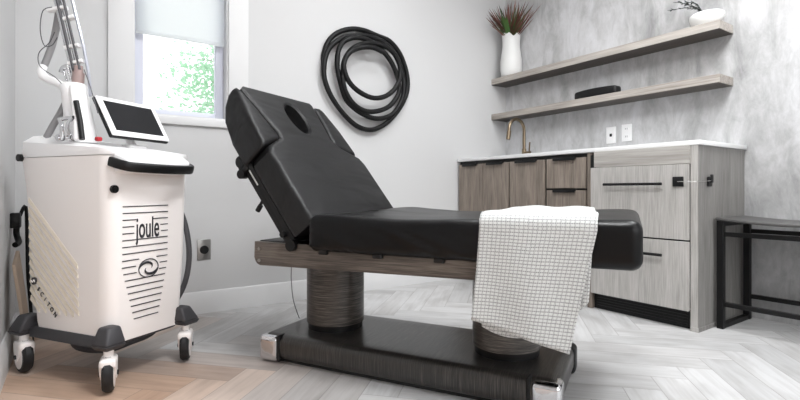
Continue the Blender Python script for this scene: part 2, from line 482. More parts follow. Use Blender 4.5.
# ------------------------------------------------------------------ cabinets along the right wall
FX = 2.524; CT = .946; YE = 1.09
bm = new_bm(); box(bm, FX-.004, XR-.001, YE-.012, YB-.001, CT-.024, CT, .003)
tag(finish(bm, 'countertop', M['quartz']), 'white quartz worktop running along the grey oak cabinets', 'countertop')
def edge_pull(y0, y1, z, parent):
    bm = new_bm(); box(bm, FX-.016, FX+.0, y0, y1, z-.004, z+.004, .0015); box(bm, FX-.018, FX-.014, y0, y1, z-.013, z+.004, .001)
    return finish(bm, 'handle', M['black_metal'], parent)
def panel(name, y0, y1, z0, z1, m, parent):
    bm = new_bm(); box(bm, FX, FX+.019, y0, y1, z0, z1, .0012, 1); return finish(bm, name, m, parent)
def carcass(parent, y0, y1, toe=True):
    bm = new_bm(); box(bm, FX+.021, XR-.002, y0, y1, .10, CT-.0245); finish(bm, 'carcass', M['carcass'], parent)
    bm = new_bm(); box(bm, FX+.07, FX+.085, y0, y1, 0, .10); finish(bm, 'toe_kick', M['carcass'], parent)
TOP = .897
c1 = root('base_cabinet', 'brown grey oak double door cabinet at the back wall end of the row', 'cabinet', (0, 0, 0))
carcass(c1, 2.318, YB-.019)
for y0, y1 in ((2.577, 2.842), (2.322, 2.571)):
    d = panel('door', y0, y1, .105, TOP, M['oak'], c1); edge_pull((y0+y1)/2-.08, (y0+y1)/2+.08, TOP-.001, d)
c2 = root('base_cabinet', 'brown grey oak single door cabinet below and right of the tap', 'cabinet', (0, 0, 0))
carcass(c2, 2.004, 2.317); d = panel('door', 2.012, 2.308, .105, TOP, M['oak'], c2); edge_pull(2.07, 2.25, TOP-.001, d)
c3 = root('drawer_cabinet', 'brown grey oak drawer cabinet between the single door and the fridge drawers', 'cabinet', (0, 0, 0))
carcass(c3, 1.703, 2.003)
for z0, z1 in ((.710, TOP), (.41, .698), (.105, .398)):
    d = panel('drawer', 1.712, 1.994, z0, z1, M['oak'], c3); edge_pull(1.775, 1.935, z1-.001, d)
fr = root('refrigerator_drawer_cabinet', 'pale grey oak panelled double drawer fridge unit at the near end of the cabinets', 'refrigerator', (0, 0, 0))
bm = new_bm(); box(bm, FX+.045, XR-.002, YE+.036, 1.664, .10, .862); finish(bm, 'carcass', M['carcass'], fr)
bm = new_bm(); box(bm, FX+.0035, XR-.002, YE, YE+.034, 0, CT-.0245, .0012, 1); box(bm, FX+.0035, XR-.002, YE-.004, YE, 0, .022, .001, 1); finish(bm, 'end_panel', M['oak_end'], fr)
bm = new_bm(); box(bm, FX, FX+.003, YE, YE+.034, 0, CT-.0245); box(bm, FX-.004, FX, YE-.004, YE+.034, 0, .022, .001, 1); finish(bm, 'edge_strip', M['oak_light'], fr)  # front edge split off to stay lighter than the painted-shade side
bm = new_bm(); box(bm, FX+.004, XR-.01, 1.671, 1.701, 0, CT-.0245, .0012, 1); finish(bm, 'divider_panel', M['oak'], fr)
bm = new_bm(); box(bm, FX-.014, FX+.04, YE+.0345, 1.645, .832, CT-.0245); finish(bm, 'filler_strip', M['oak_strip'], fr)
bm = new_bm(); box(bm, FX-.012, FX+.012, 1.646, 1.67, .815, .905, .002); finish(bm, 'top_hinge', M['black_metal'], fr)
def bar_pull(y0, y1, z, parent):
    bm = new_bm(); tube(bm, [(FX-.045, y0, z), (FX-.045, y1, z)], .0075, 10)
    for y in (y0+.03, y1-.03): tube(bm, [(FX-.045, y, z), (FX-.017, y, z)], .004, 8)
    return finish(bm, 'handle', M['black_metal'], parent)
for z0, z1, hz in ((.450, .829, .731), (.098, .442, .366)):
    bm = new_bm(); box(bm, FX-.019, FX+.0, YE+.037, 1.664, z0, z1, .0015, 1); d = finish(bm, 'drawer', M['oak_light'], fr)
    bm = new_bm(); box(bm, FX+.0005, FX+.045, YE+.05, 1.655, z0+.008, z1-.008); finish(bm, 'drawer_liner', M['carcass'], d)
    bar_pull(1.243, 1.566, hz, d)
bm = new_bm(); box(bm, FX+.03, FX+.045, YE+.037, 1.67, .002, .097)
for k in range(5): box(bm, FX+.026, FX+.031, YE+.06, 1.65, .018+k*.015, .024+k*.015)
finish(bm, 'kick_grille', M['black_metal'], fr)

lk = root('safety_lock', 'black child safety lock with cord across the fridge drawer corner', 'lock', (FX-.019, 1.146, .742))
bm = new_bm(); box(bm, -.010, 0, .0, .052, -.025, .025, .004); o = finish(bm, 'front_plate', M['black_plastic'], lk)
bm = new_bm(); box(bm, .110, .150, -.068, -.057, -.024, .024, .004); box(bm, .122, .152, -.073, -.067, -.006, .036, .004); finish(bm, 'side_plate', M['black_plastic'], lk)
bm = new_bm(); tube(bm, [(-.011, .026, 0), (-.019, .006, .0), (-.018, -.05, -.002), (.0, -.066, -.002), (.06, -.066, .0), (.115, -.070, .004), (.126, -.070, .004)], .0022, 6, smooth=4); finish(bm, 'cord', M['steel'], lk)

# shelves
def shelf(z, label):
    bm = new_bm(); box(bm, 2.905, XR-.001, 1.145, YB-.001, z-.047, z, .0015, 1)
    o = finish(bm, 'floating_shelf', M['oak_shelf'])
    bm = new_bm(); box(bm, 2.908, XR-.002, 1.148, YB-.002, z-.049, z-.0465); u = finish(bm, 'underside', M['oak_under'], o); u['label'] = 'dark underside board'  # thin sheet added to carry the painted shade
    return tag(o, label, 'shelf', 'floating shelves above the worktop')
S1, S2 = 1.631, 1.336
shelf(S1, 'upper oak floating shelf carrying the white vase'); shelf(S2, 'lower oak floating shelf carrying only the black case')

# vase with spiky plant
v = root('vase', 'tall white ceramic vase on the far end of the upper shelf', 'vase', (2.985, 2.715, S1))
bm = new_bm()
lathe(bm, [(0, 0), (.072, 0), (.082, .012), (.087, .06), (.087, .14), (.078, .20), (.071, .25), (.071, .29), (.074, .34), (.076, .355), (.071, .355), (.066, .33), (.06, .29), (0, .26)], 36)
for vv in bm.verts:
    if vv.co.z > .32:
        a = math.atan2(vv.co.y, vv.co.x); q = (a+2.14+PI) % (2*PI)-PI; vv.co.z -= .034*math.exp(-(q/.32)**2)*(vv.co.z-.32)/.035
finish(bm, 'body', M['ceramic'], v, 60)
pl = root('spiky_plant', 'spiky red and green leaved plant standing in the tall white vase', 'plant', (2.985, 2.715, S1+.27))
bm = new_bm(); cl = bm.loops.layers.float_color.new('tone'); rp = random.Random(11)
def leaf(bm, p0, d, L, w, droop, tone, cl):
    d = d.normalized(); s = d.cross(Vector((0, 0, 1))).normalized(); n_ = 6; prev = None
    for i in range(n_+1):
        t = i/n_; c = p0+d*L*t+Vector((d.x, d.y, -1))*droop*t*t
        ww = w*(.5+1.2*t)*(1-t)**.55 if t < 1 else .0003
        up = s.cross(d)
        cur = (bm.verts.new(c-s*ww), bm.verts.new(c-up*ww*.35), bm.verts.new(c+s*ww))
        if prev:
            for a_, b_ in ((0, 1), (1, 2)):
                f = bm.faces.new((prev[a_], prev[b_], cur[b_], cur[a_]))
                for lp in f.loops: lp[cl] = (tone+.15*t,)*3+(1,)
        prev = cur
for k in range(105):
    ph = rp.uniform(-1.05, 1.08); tn = math.tan(abs(ph))
    if ph > 0: h = Vector((-.20, -1.0, 0))*tn*1.25
    else: h = Vector((-.95, .20, 0))*tn*.95
    h += Vector((rp.uniform(-.25, .08), rp.uniform(-.12, .12), 0))
    d = Vector((h.x, h.y, 1)); Ls = rp.uniform(.17, .31)*d.length/math.sqrt(tn*tn+1)
    a = rp.uniform(0, 2*PI); p0 = Vector((math.cos(a)*.03, math.sin(a)*.03, .04))
    leaf(bm, p0, d, min(Ls, .40), rp.uniform(.005, .0095), rp.uniform(-.01, .02), rp.choice((.1, .3, .5, .6, .75, .9)), cl)
for k in range(16):
    d = Vector((-.5+rp.uniform(-.3, .2), rp.uniform(-.25, .1), 1))
    leaf(bm, Vector((-.03, -.01, .03)), d, rp.uniform(.14, .22), .017, .01, -.05, cl)
lf = finish(bm, 'leaves', M['leaf_red'], pl, 80)
bm = new_bm(); tube(bm, [(0, 0, -.009), (0, 0, .08)], .03, 8); finish(bm, 'stem_bundle', M['leaf_dark'], pl)

# bowl with small plant, near end of the upper shelf
v = root('bowl', 'low white oval bowl on the near end of the upper shelf', 'bowl', (2.992, 1.245, S1))
bm = new_bm()
lathe(bm, [(0, 0), (.055, 0), (.068, .008), (.082, .030), (.090, .052), (.088, .070), (.076, .080), (.052, .084), (.048, .078), (.052, .056), (0, .042)], 36, sx=.85, sy=1.0)
finish(bm, 'body', M['ceramic'], v, 60)
pl = root('trailing_plant', 'thin dark leaved sprig in the low white bowl', 'plant', (2.992, 1.245, S1+.044))
bm = new_bm(); bl_ = new_bm(); cl = bl_.loops.layers.float_color.new('tone'); rp = random.Random(4)
for k in range(4):
    a = [1.5, 1.9, 1.2, 2.3, .6, 4.6][k]; l = [.20, .15, .17, .12, .10, .10][k]
    P = [Vector((0, 0, .0)), Vector((math.cos(a)*.03, math.sin(a)*.03, .06)), Vector((math.cos(a)*l*.5*.6, math.sin(a)*l*.5, .10)), Vector((math.cos(a)*l*.6, math.sin(a)*l, .12+.02*(k % 3)))]
    tube(bm, P, .0016, 5, smooth=5)
    C = catmull(P, 5)
    for j in range(4, len(C), 1):
        for s_ in (-1, 1):
            leaf(bl_, C[j], Vector((s_*.6+rp.uniform(-.3, .3), math.sin(a)*.6, rp.uniform(-.3, .6))), rp.uniform(.015, .03), .006, 0, .2, cl)
finish(bm, 'stems', M['leaf_dark'], pl); finish(bl_, 'leaves', M['leaf_dark'], pl)

# long black case on lower shelf
bm = new_bm()
rbox(bm, -.05, .04, -.16, .16, 0, .062, .018, (3, 14, 2), lambda w: (w.x*(1-.25*abs(w.y/.16)**3), w.y, w.z*(1-.12*(w.y/.16)**2)))
cs = finish(bm, 'case', M['black_plastic'], None, 50, (2.975, 1.925, S2))
tag(cs, 'long rounded black case lying on the lower shelf', 'case')

# outlets over the worktop
def plate(y, z, duplex, label):
    o = root('wall_outlet', label, 'outlet', (XR, y, z), 0, None)
    bm = new_bm(); box(bm, -.006, 0, -.036, .036, -.058, .058, .003); p = finish(bm, 'cover_plate', M['plate'], o)
    if duplex:
        for s in (-1, 1):
            bm = new_bm(); box(bm, -.009, -.005, -.016, .016, s*.026-.013, s*.026+.013, .003)
            rc = finish(bm, 'receptacle', M['plate'], o)
            for t in (-1, 1):
                bm = new_bm(); box(bm, -.0095, -.0085, t*.006-.0012, t*.006+.0012, s*.026-.005, s*.026+.006)
                finish(bm, 'slot', M['black_plastic'], rc)
    else:
        bm = new_bm(); box(bm, -.009, -.005, -.009, .009, -.010, .010, .002); finish(bm, 'jack', M['black_plastic'], o)
plate(1.885, 1.080, False, 'white wall plate with one small black jack, farther from the camera')
plate(1.772, 1.086, True, 'white duplex socket plate above the worktop, nearer the fridge drawers')

# tap
tp = root('tap', 'brushed bronze gooseneck tap on the white worktop', 'tap', (2.93, 2.53, CT))
bm = new_bm(); lathe(bm, [(.028, 0), (.028, .006), (.018, .01), (.018, .075), (.014, .08)], 24); finish(bm, 'base', M['bronze'], tp)
bm = new_bm(); P = [(0, 0, .07), (0, 0, .15), (0, 0, .22)]
for k in range(1, 10):
    a = PI*k/9*.93; P.append((-.085+.085*math.cos(a), 0, .22+.085*math.sin(a)))
P.append((-.176, 0, .17))
tube(bm, P, .0125, 14); finish(bm, 'spout', M['bronze'], tp)
bm = new_bm(); tube(bm, [(-.170, 0, .206), (-.179, 0, .158), (-.182, 0, .140)], .0155, 14); finish(bm, 'spray_head', M['bronze'], tp)
bm = new_bm(); tube(bm, [(0, -.01, .045), (0, -.06, .045)], .013, 12); tube(bm, [(0, -.05, .045), (0, -.054, .10), (0, -.058, .128)], .0055, 8); finish(bm, 'lever', M['bronze'], tp)

# stool / bench at the right
st = root('saddle_bench', 'black metal framed bench with dark leather saddle seat beside the cabinets', 'bench', (2.7, 1.07, 0))
def sq(bm, a, b, w=.03):
    a = Vector(a); b = Vector(b); lo = [min(a[i], b[i])-w/2 for i in range(3)]; hi = [max(a[i], b[i])+w/2 for i in range(3)]
    box(bm, lo[0], hi[0], lo[1], hi[1], lo[2], hi[2], .0015, 1)
y0, y1 = -.012, -.62
for x in (.0, .325):
    for y in (y0, y1):
        bm = new_bm(); sq(bm, (x, y, .015), (x, y, .53), .03); finish(bm, 'leg', M['black_metal'], st)
for y in (y0, y1):
    bm = new_bm(); sq(bm, (.03, y, .0125), (.295, y, .0125), .0249); finish(bm, 'floor_rail', M['black_metal'], st)
    bm = new_bm(); sq(bm, (.03, y, .53), (.295, y, .53), .026); finish(bm, 'side_rail', M['black_metal'], st)
for x in (0, .325):
    bm = new_bm(); sq(bm, (x, y0-.03, .125), (x, y1+.03, .125), .022); finish(bm, 'foot_rail', M['black_metal'], st)
    bm = new_bm(); sq(bm, (x, y0-.03, .478), (x, y1+.03, .478), .022); finish(bm, 'upper_rail', M['black_metal'], st)
bm = new_bm()
def sad(w):
    t = (w.y-(y0+y1)/2)/.335
    return (w.x+(.012*(1-t*t) if w.x < .17 else 0)*-1, w.y, w.z-.018*(1-t*t))
rbox(bm, -.015, .345, y1-.03, y0+.022, .548, .562, .006, (8, 18, 1), sad); finish(bm, 'seat', M['seat_leather'], st, 60)

# ------------------------------------------------------------------ back wall bits
coil = [(1.355,2.844,1.494),(1.352,2.843,1.579),(1.383,2.841,1.676),(1.455,2.84,1.749),(1.561,2.839,1.793),(1.659,2.838,1.799),(1.759,2.837,1.782),(1.862,2.835,1.762),(1.952,2.834,1.684),(2.006,2.833,1.567),(2.016,2.831,1.442),(1.968,2.83,1.323),(1.877,2.829,1.213),(1.78,2.828,1.143),(1.689,2.826,1.116),(1.589,2.825,1.135),(1.494,2.824,1.201),(1.412,2.823,1.291),(1.36,2.821,1.382),(1.341,2.82,1.47),(1.359,2.819,1.585),(1.41,2.818,1.66),(1.49,2.817,1.719),(1.584,2.815,1.745),(1.681,2.814,1.758),(1.809,2.813,1.733),(1.888,2.811,1.669),(1.94,2.81,1.576),(1.967,2.809,1.478),(1.956,2.808,1.364),(1.884,2.806,1.251),(1.791,2.805,1.203),(1.688,2.804,1.198),(1.577,2.803,1.237),(1.493,2.801,1.301),(1.454,2.8,1.4),(1.429,2.799,1.499),(1.433,2.798,1.602),(1.474,2.796,1.68),(1.572,2.795,1.725),(1.682,2.794,1.715),(1.783,2.793,1.662),(1.852,2.791,1.592),(1.9,2.79,1.499),(1.912,2.789,1.401),(1.85,2.788,1.305),(1.754,2.786,1.251),(1.64,2.785,1.234),(1.543,2.784,1.273),(1.476,2.783,1.358),(1.46,2.781,1.459),(1.475,2.78,1.564),(1.54,2.779,1.646),(1.648,2.778,1.696),(1.773,2.776,1.7),(1.863,2.775,1.656),(1.91,2.774,1.574),(1.904,2.773,1.485),(1.855,2.771,1.401),(1.769,2.77,1.343),(1.667,2.769,1.328),(1.557,2.768,1.365),(1.486,2.766,1.428),(1.458,2.765,1.517),(1.496,2.764,1.6),(1.579,2.763,1.649),(1.674,2.761,1.667),(1.755,2.76,1.65)]
bm = new_bm(); N_ = len(coil)
tube(bm, coil, .0170, 12, smooth=4)
tag(finish(bm, 'hose', M['rubber'], None, 60), 'thick black rubber hose hung in loose coils on the wall', 'hose')

so = root('wall_socket', 'steel wall plate with a round black socket low on the back wall', 'outlet', (.615, YB, .36))
bm = new_bm(); box(bm, -.037, .037, -.006, 0, -.058, .058, .003); finish(bm, 'cover_plate', M['steel'], so)
bm = new_bm(); lathe(bm, [(.024, -.012), (.024, -.005)], 24, (0, 0, 0), 'Y'); finish(bm, 'socket', M['black_plastic'], so)

# ------------------------------------------------------------------ treatment bed
BO = Vector((1.1221, 1.5329, 0)); BR = math.radians(-60.5)
bed = root('treatment_bed', 'black vinyl treatment bed with raised backrest on dark laminate pedestal', 'treatment bed', BO, BR)
# base plate: a -0.6..0.6, b -0.225..0.225
bm = new_bm()
rbox(bm, -.588, .588, -.228, .228, .014, .114, .034, (16, 8, 2)); finish(bm, 'base', M['base'], bed, 50)
bm = new_bm(); box(bm, -.57, .57, -.195, .195, 0, .03); finish(bm, 'plinth', M['carcass'], bed)
for sa in (-1, 1):
    for sb in (-1, 1):
        bm = new_bm()
        X0, X1 = sorted((sa*.500, sa*.594)); Y0, Y1 = sorted((sb*.15, sb*.236))
        rbox(bm, X0, X1, Y0, Y1, .004, .108, .020, (3, 3, 3)); finish(bm, 'corner_cap', M['chrome'] if sb < 0 else M['black_plastic'], bed, 60)
        bm = new_bm(); X0, X1 = sorted((sa*.486, sa*.500)); Y0, Y1 = sorted((sb*.19, sb*.2335)); rbox(bm, X0, X1, Y0, Y1, .010, .116, .006, (1, 2, 2)); finish(bm, 'cap_seal', M['black_plastic'], bed)
for sa in (-1, 1):
    bm = new_bm(); lathe(bm, [(.116, .104), (.116, .142), (.112, .146)], 48, (sa*.372, 0, 0)); p0 = finish(bm, 'collar', M['black_metal'], bed)
    bm = new_bm(); lathe(bm, [(.113, .138), (.123, .140), (.123, .435)], 64, (sa*.372, 0, 0)); finish(bm, 'pillar', M['pillar'], bed)
# laminate side rails, slightly tilted up to the foot
tilt = math.radians(.85)
def zr(a, z): return z + (a+.5)*math.tan(tilt)
for sb in (-1, 1):
    bm = new_bm()
    r = .03; o_ = []
    for (ca, cz, a0) in ((-.525+r, .412+r, PI),):
        for k in range(7):
            t = a0+PI/2*k/6; o_.append((ca+r*math.cos(t), cz+r*math.sin(t)))
    pts = [(-.525, .502)]+o_+[(.56, zr(.56, .412)), (.56, zr(.56, .49)), (-.4, .500)]
    extrude_poly(bm, pts, 'Y', sb*.318-.012, sb*.318+.012, .002, 1); finish(bm, 'side_rail', M['rail'], bed)
bm = new_bm(); box(bm, -.52, -.49, -.306, .306, .42, .498, .003); finish(bm, 'end_rail', M['rail'], bed)
bm = new_bm()
box(bm, -.48, .55, -.30, .30, .436, .476); box(bm, -.519, -.36, -.306, .306, .4975, .505, .002); finish(bm, 'lift_frame', M['black_metal'], bed)
for z in (.43, .475):
    bm = new_bm(); lathe(bm, [(.006, -.334), (.006, -.328)], 12, (-.500, 0, z), 'Y'); finish(bm, 'bolt', M['steel'], bed)
# cushions
def wr(w, s=1):
    # soft diagonal gathers along the sides and gentle waves over the top
    n1 = noise.noise(Vector((w.x*16+w.z*34, w.y*2, 3)))
    side = min(1, max(0, (abs(w.y)-.30)/.05))
    k = max(0, min(1, (.60-w.z)/.05))
    dy = math.copysign(.013*n1*side*s*k, w.y)
    dz = .006*noise.noise(Vector((w.x*5, w.y*4, 9)))*(1 if w.z > .58 else 0)
    return Vector((w.x, w.y+dy, w.z+dz))
def seat(w):
    w = wr(w); t = w.x
    # low saddle near the backrest, swelling to the knees
    if w.z > .55: w.z += -.006 + .010*math.exp(-((t+.16)/.09)**2) * (1 if w.y > 0 else .5)
    return w
bm = new_bm(); rbox(bm, -.262, .448, -.352, .352, .480, .614, .030, (54, 26, 6), seat); finish(bm, 'seat_cushion', M['vinyl'], bed, 70)
bm = new_bm(); rbox(bm, .450, .81, -.352, .352, .484, .622, .030, (26, 22, 6), lambda w: wr(w, .3)); finish(bm, 'leg_cushion', M['vinyl'], bed, 70)
bm = new_bm(); box(bm, .46, .70, -.24, .24, .47, .486, .004); finish(bm, 'leg_board', M['black_plastic'], bed)
for a_ in (-.20, .02, .24):
    bm = new_bm(); rbox(bm, a_-.018, a_+.018, -.345, -.325, .470, .488, .005, (4, 3, 1)); finish(bm, 'buckle', M['black_plastic'], bed)
# backrest: local frame t (up the back), b, depth
K = math.radians(53); H0 = Vector((-.240, 0, .597))
def bk(t, b, d=0):  # d>0 behind the face
    return Vector((H0.x - math.cos(K)*t - math.sin(K)*d, b, H0.z + math.sin(K)*t - math.cos(K)*d))
MB = Matrix(((-math.cos(K), 0, -math.sin(K), H0.x), (0, 1, 0, 0), (math.sin(K), 0, -math.cos(K), H0.z), (0, 0, 0, 1)))
def solid_with_hole():
    bm = new_bm()
    out = [(-.01, -.348), (-.01, .335), (.29, .335), (.335, .315), (.385, .20), (.43, .158), (.50, .170), (.60, .180), (.650, .188), (.665, .175),
           (.662, -.27), (.640, -.295), (.58, -.275), (.50, -.250), (.430, -.224), (.395, -.235), (.350, -.325), (.315, -.348)]
    A = [bm.verts.new((p[0], p[1], 0)) for p in out]
    bm.faces.new(A)
    r = bmesh.ops.extrude_face_region(bm, geom=bm.faces[:])
    for v in [g for g in r['geom'] if isinstance(g, bmesh.types.BMVert)]: v.co.z = .115
    bm.normal_update()
    es = [e for e in bm.edges if abs(e.verts[0].co.z-e.verts[1].co.z) < 1e-6]
    bmesh.ops.bevel(bm, geom=es, offset=.020, segments=4, profile=.5, affect='EDGES')
    bmesh.ops.recalc_face_normals(bm, faces=bm.faces[:])
    me = bpy.data.meshes.new('bk'); bm.to_mesh(me); bm.free()
    o = bpy.data.objects.new('bk', me); COL.objects.link(o)
    cut = new_bm(); lathe(cut, [(1.25, -.01), (1.0, .012), (.93, .05), (.93, .2)], 48)
    for v in cut.verts: v.co = Vector((.530+v.co.x*.083, -.022+v.co.y*.060, v.co.z))
    bmesh.ops.recalc_face_normals(cut, faces=cut.faces[:])
    mc = bpy.data.meshes.new('c'); cut.to_mesh(mc); cut.free(); oc = bpy.data.objects.new('c', mc); COL.objects.link(oc)
    md = o.modifiers.new('b', 'BOOLEAN'); md.operation = 'DIFFERENCE'; md.object = oc; md.solver = 'EXACT'
    dg = bpy.context.evaluated_depsgraph_get(); dg.update()
    m2 = bpy.data.meshes.new_from_object(o.evaluated_get(dg))
    bpy.data.objects.remove(o); bpy.data.objects.remove(oc)
    bm = new_bm(); bm.from_mesh(m2); bpy.data.meshes.remove(m2)
    for v in bm.verts:
        k = max(0, min(1, (v.co.x-.44)/.22)); v.co.z *= 1-.72*k**1.3
    bmesh.ops.transform(bm, matrix=MB, verts=bm.verts[:])
    bmesh.ops.triangulate(bm, faces=[f for f in bm.faces if len(f.verts) > 4])
    return bm
finish(solid_with_hole(), 'backrest_cushion', M['vinyl_back'], bed, 24)
bm = new_bm(); lathe(bm, [(.95, .04), (.95, .113)], 40)
for v in bm.verts: v.co = bk(.530+v.co.x*.079, -.022+v.co.y*.057, v.co.z)
for f in list(bm.faces):
    if len(f.verts) > 4: bm.faces.remove(f)
finish(bm, 'face_hole_lining', M['hole'], bed)
for s in (-1, 1):
    bm = new_bm()
    if s < 0: inn = lambda t: .236+(t-.39)*.24; outb = lambda t: .356-max(0, t-.40)*.12
    else: inn = lambda t: .172+(t-.39)*.10; outb = lambda t: .318-max(0, t-.40)*.22
    prof = [(.345, .004), (.50, .0), (.640, .002), (.652, .020), (.645, .055), (.615, .095), (.56, .128), (.45, .142), (.335, .138)]
    def side(fn, shift):
        return [bm.verts.new(bk(t+shift*max(0, 1-(t-.335)/.25), s*fn(t), d)) for t, d in prof]
    I_ = side(inn, .055 if s < 0 else .06); O_ = side(outb, 0); nn = len(prof)
    bm.faces.new(I_); bm.faces.new(O_[::-1])
    for q in range(nn): bm.faces.new((I_[q], O_[q], O_[(q+1) % nn], I_[(q+1) % nn]))
    bmesh.ops.recalc_face_normals(bm, faces=bm.faces[:])
    es = [e for e in bm.edges if e.calc_face_angle(0) > .7]
    bmesh.ops.bevel(bm, geom=es, offset=.017, segments=4, profile=.5, affect='EDGES')
    finish(bm, 'arm_pad', M['vinyl_back'], bed, 55)
# frame rods behind the backrest
for s in (-1, 1):
    bm = new_bm()
    P = [bk(-.03, s*.325, .150), bk(.36, s*.325, .150)]
    tube(bm, P, .01, 8, sq=(.018, .028)); finish(bm, 'back_frame', M['black_metal'], bed)
    bm = new_bm(); lathe(bm, [(.022, -.012), (.022, .012)], 20, tuple(bk(-.02, s*.335, .140)), 'Y'); lathe(bm, [(.012, -.02), (.012, .02)], 16, tuple(bk(.03, s*.335, .140)), 'Y'); finish(bm, 'hinge', M['black_metal'], bed)
    bm = new_bm(); lathe(bm, [(.024, -.012), (.024, .012)], 20, tuple(bk(.375, s*.335, .146)), 'Y'); lathe(bm, [(.018, -.014), (.018, .014)], 20, tuple(bk(.335, s*.335, .172)), 'Y')
    hexa(bm, [bk(.33, s*.318, .13), bk(.33, s*.345, .13), bk(.33, s*.345, .18), bk(.33, s*.318, .18), bk(.39, s*.318, .12), bk(.39, s*.345, .12), bk(.39, s*.345, .165), bk(.39, s*.318, .165)], .003, 1)
    finish(bm, 'bracket', M['black_metal'], bed)
    bm = new_bm(); tube(bm, [bk(.32, s*.345, .130), bk(.25, s*.345, .130)], .003, 8); finish(bm, 'gas_rod', M['steel'], bed)
bm = new_bm(); box(bm, -.01, .36, -.34, .33, .112, .134)
bmesh.ops.transform(bm, matrix=MB, verts=bm.verts[:]); finish(bm, 'back_board', M['black_plastic'], bed)
bm = new_bm(); tube(bm, [bk(.20, -.325, .158), bk(.19, -.325, .185)], .006, 8); tube(bm, [bk(.19, -.325, .180), bk(.182, -.325, .205)], .010, 10); finish(bm, 'release_knob', M['black_plastic'], bed)
bm = new_bm(); box(bm, -.012, .012, -.002, .002, -.006, .006)
Mx = Matrix.Translation(bk(.315, -.347, .018))
bm.free()
# power lead from the bed to the floor
bm = new_bm(); tube(bm, [(-.50, -.13, .44), (-.512, -.125, .34), (-.515, -.11, .24), (-.53, -.06, .16), (-.575, .01, .118)], .0022, 6, smooth=5); finish(bm, 'power_cord', M['hose_grey'], bed)

# ------------------------------------------------------------------ towel
tw = new_bm(); uvl = tw.loops.layers.uv.new('weave')
def towel_sheet(prof_fn, na, ns, u0):
    g = []
    for i in range(na+1):
        row = []
        for j in range(ns+1):
            p, q = prof_fn(i/na, j/ns); row.append((tw.verts.new(p), q))
        g.append(row)
    for i in range(na):
        for j in range(ns):
            c = [g[i][j], g[i+1][j], g[i+1][j+1], g[i][j+1]]
            f = tw.faces.new([k[0] for k in c])
            for lp, k in zip(f.loops, c): lp[uvl].uv = k[1]
def path(s, top, over, edge=-.352, r=.035):
    """distance s along: starts at the far side of the mattress top, goes over the near edge and down"""
    W_ = .65
    if s < W_-r: return (edge+W_-s), top
    s2 = s-(W_-r)
    if s2 < r*PI/2:
        a = s2/r; return edge+r-r*math.sin(a), top-r+r*math.cos(a)
    return edge, top-r-(s2-r*PI/2)
def front(u, v):
    S = .65-.035+.055+(.28+.062*u)
    s = v*S; a0, a1 = .377, .700
    b, z = path(s, .632, 0, -.364)
    hang = max(0, .59-z)
    a = a0+(a1-a0)*u - hang*(.075+.125*u) + .002*math.sin(v*9+u*3) - .05*u*max(0, b+.33)/.62
    b -= .050*hang + .005*math.sin(u*9+z*7)*min(1, hang*5)
    if hang == 0 and b > -.30: z += .003*math.sin(a*40)*math.sin(b*17)
    return Vector((a, b, z)), (u*.33, s)
def back(u, v):
    S = .65-.035+.055+(.295+.15*u-.25*u*u)
    s = v*S; a0, a1 = .400, .690
    b, z = path(s, .6265, 0, -.3575)
    hang = max(0, .58-z)
    a = a0+(a1-a0)*u - hang*.06 - .055*u*max(0, b+.33)/.62
    b -= .004*hang
    return Vector((a, b, z)), (u*.3+2, s)
towel_sheet(front, 50, 90, 0)
bmesh.ops.recalc_face_normals(tw, faces=tw.faces[:])
towel_sheet(back, 30, 70, 2)
to = finish(tw, 'towel', M['towel'], None, 80)
md = to.modifiers.new('thick', 'SOLIDIFY'); md.thickness = .0035; md.offset = 0
to.location = BO; to.rotation_euler = (0, 0, BR)
tag(to, 'white waffle weave towel draped over the foot of the black bed', 'towel')

# ------------------------------------------------------------------ laser cart
CO = Vector((.114, 2.224, 0)); CR = math.radians(33.3)
cart = root('laser_machine', 'white wheeled medical laser cabinet with touch screen beside the left wall', 'medical machine', CO, CR)
# body loft : rings (z, x0, x1, yfront, yback)
bm = new_bm()
R = [(.150, -.158, .160, -.215, .170), (.20, -.162, .163, -.222, .178), (.45, -.169, .171, -.236, .200), (.70, -.172, .176, -.240, .226), (.822, -.175, .178, -.240, .248)]
def ring(x0, x1, y0, y1, z, r=.052, dz=0):
    out = []
    for cx, cy, a0, q in ((x1, y1, 0, .02), (x0, y1, PI/2, .02), (x0, y0, PI, r), (x1, y0, 1.5*PI, min(r, .03))):
        sx = -1 if cx == x1 else 1; sy = -1 if cy == y1 else 1
        for i in range(6):
            a = a0+PI/2*i/5; out.append((cx+sx*q+q*math.cos(a), cy+sy*q+q*math.sin(a)))
    return [(x, y, z + dz*((y-y0)/(y1-y0))) for x, y in out]
rings = [[bm.verts.new(p) for p in ring(a, b_, c, d_, z)] for z, a, b_, c, d_ in R]
def skin(bm, rings, caps=True):
    for A, B_ in zip(rings, rings[1:]):
        for k in range(len(A)): bm.faces.new((A[k], A[(k+1) % len(A)], B_[(k+1) % len(A)], B_[k]))
    if caps: bm.faces.new(rings[0][::-1]); bm.faces.new(rings[-1])
skin(bm, rings); body = finish(bm, 'cabinet_body', M['white_shell'], cart, 45)
bm = new_bm()
HR = [(.824, -.176, .180, -.243, .241, .0, .052), (.832, -.178, .182, -.246, .243, .012, .052), (.845, -.176, .180, -.244, .242, .040, .050), (.853, -.150, .145, -.20, .225, .056, .03), (.855, -.13, .125, -.16, .20, .058, .03)]
rings = [[bm.verts.new(p) for p in ring(x0, x1, y0, y1, z, r, dz)] for z, x0, x1, y0, y1, dz, r in HR]
skin(bm, rings); finish(bm, 'top_cover', M['white_top'], cart, 35)
bm = new_bm()   # tray plinth for the handle
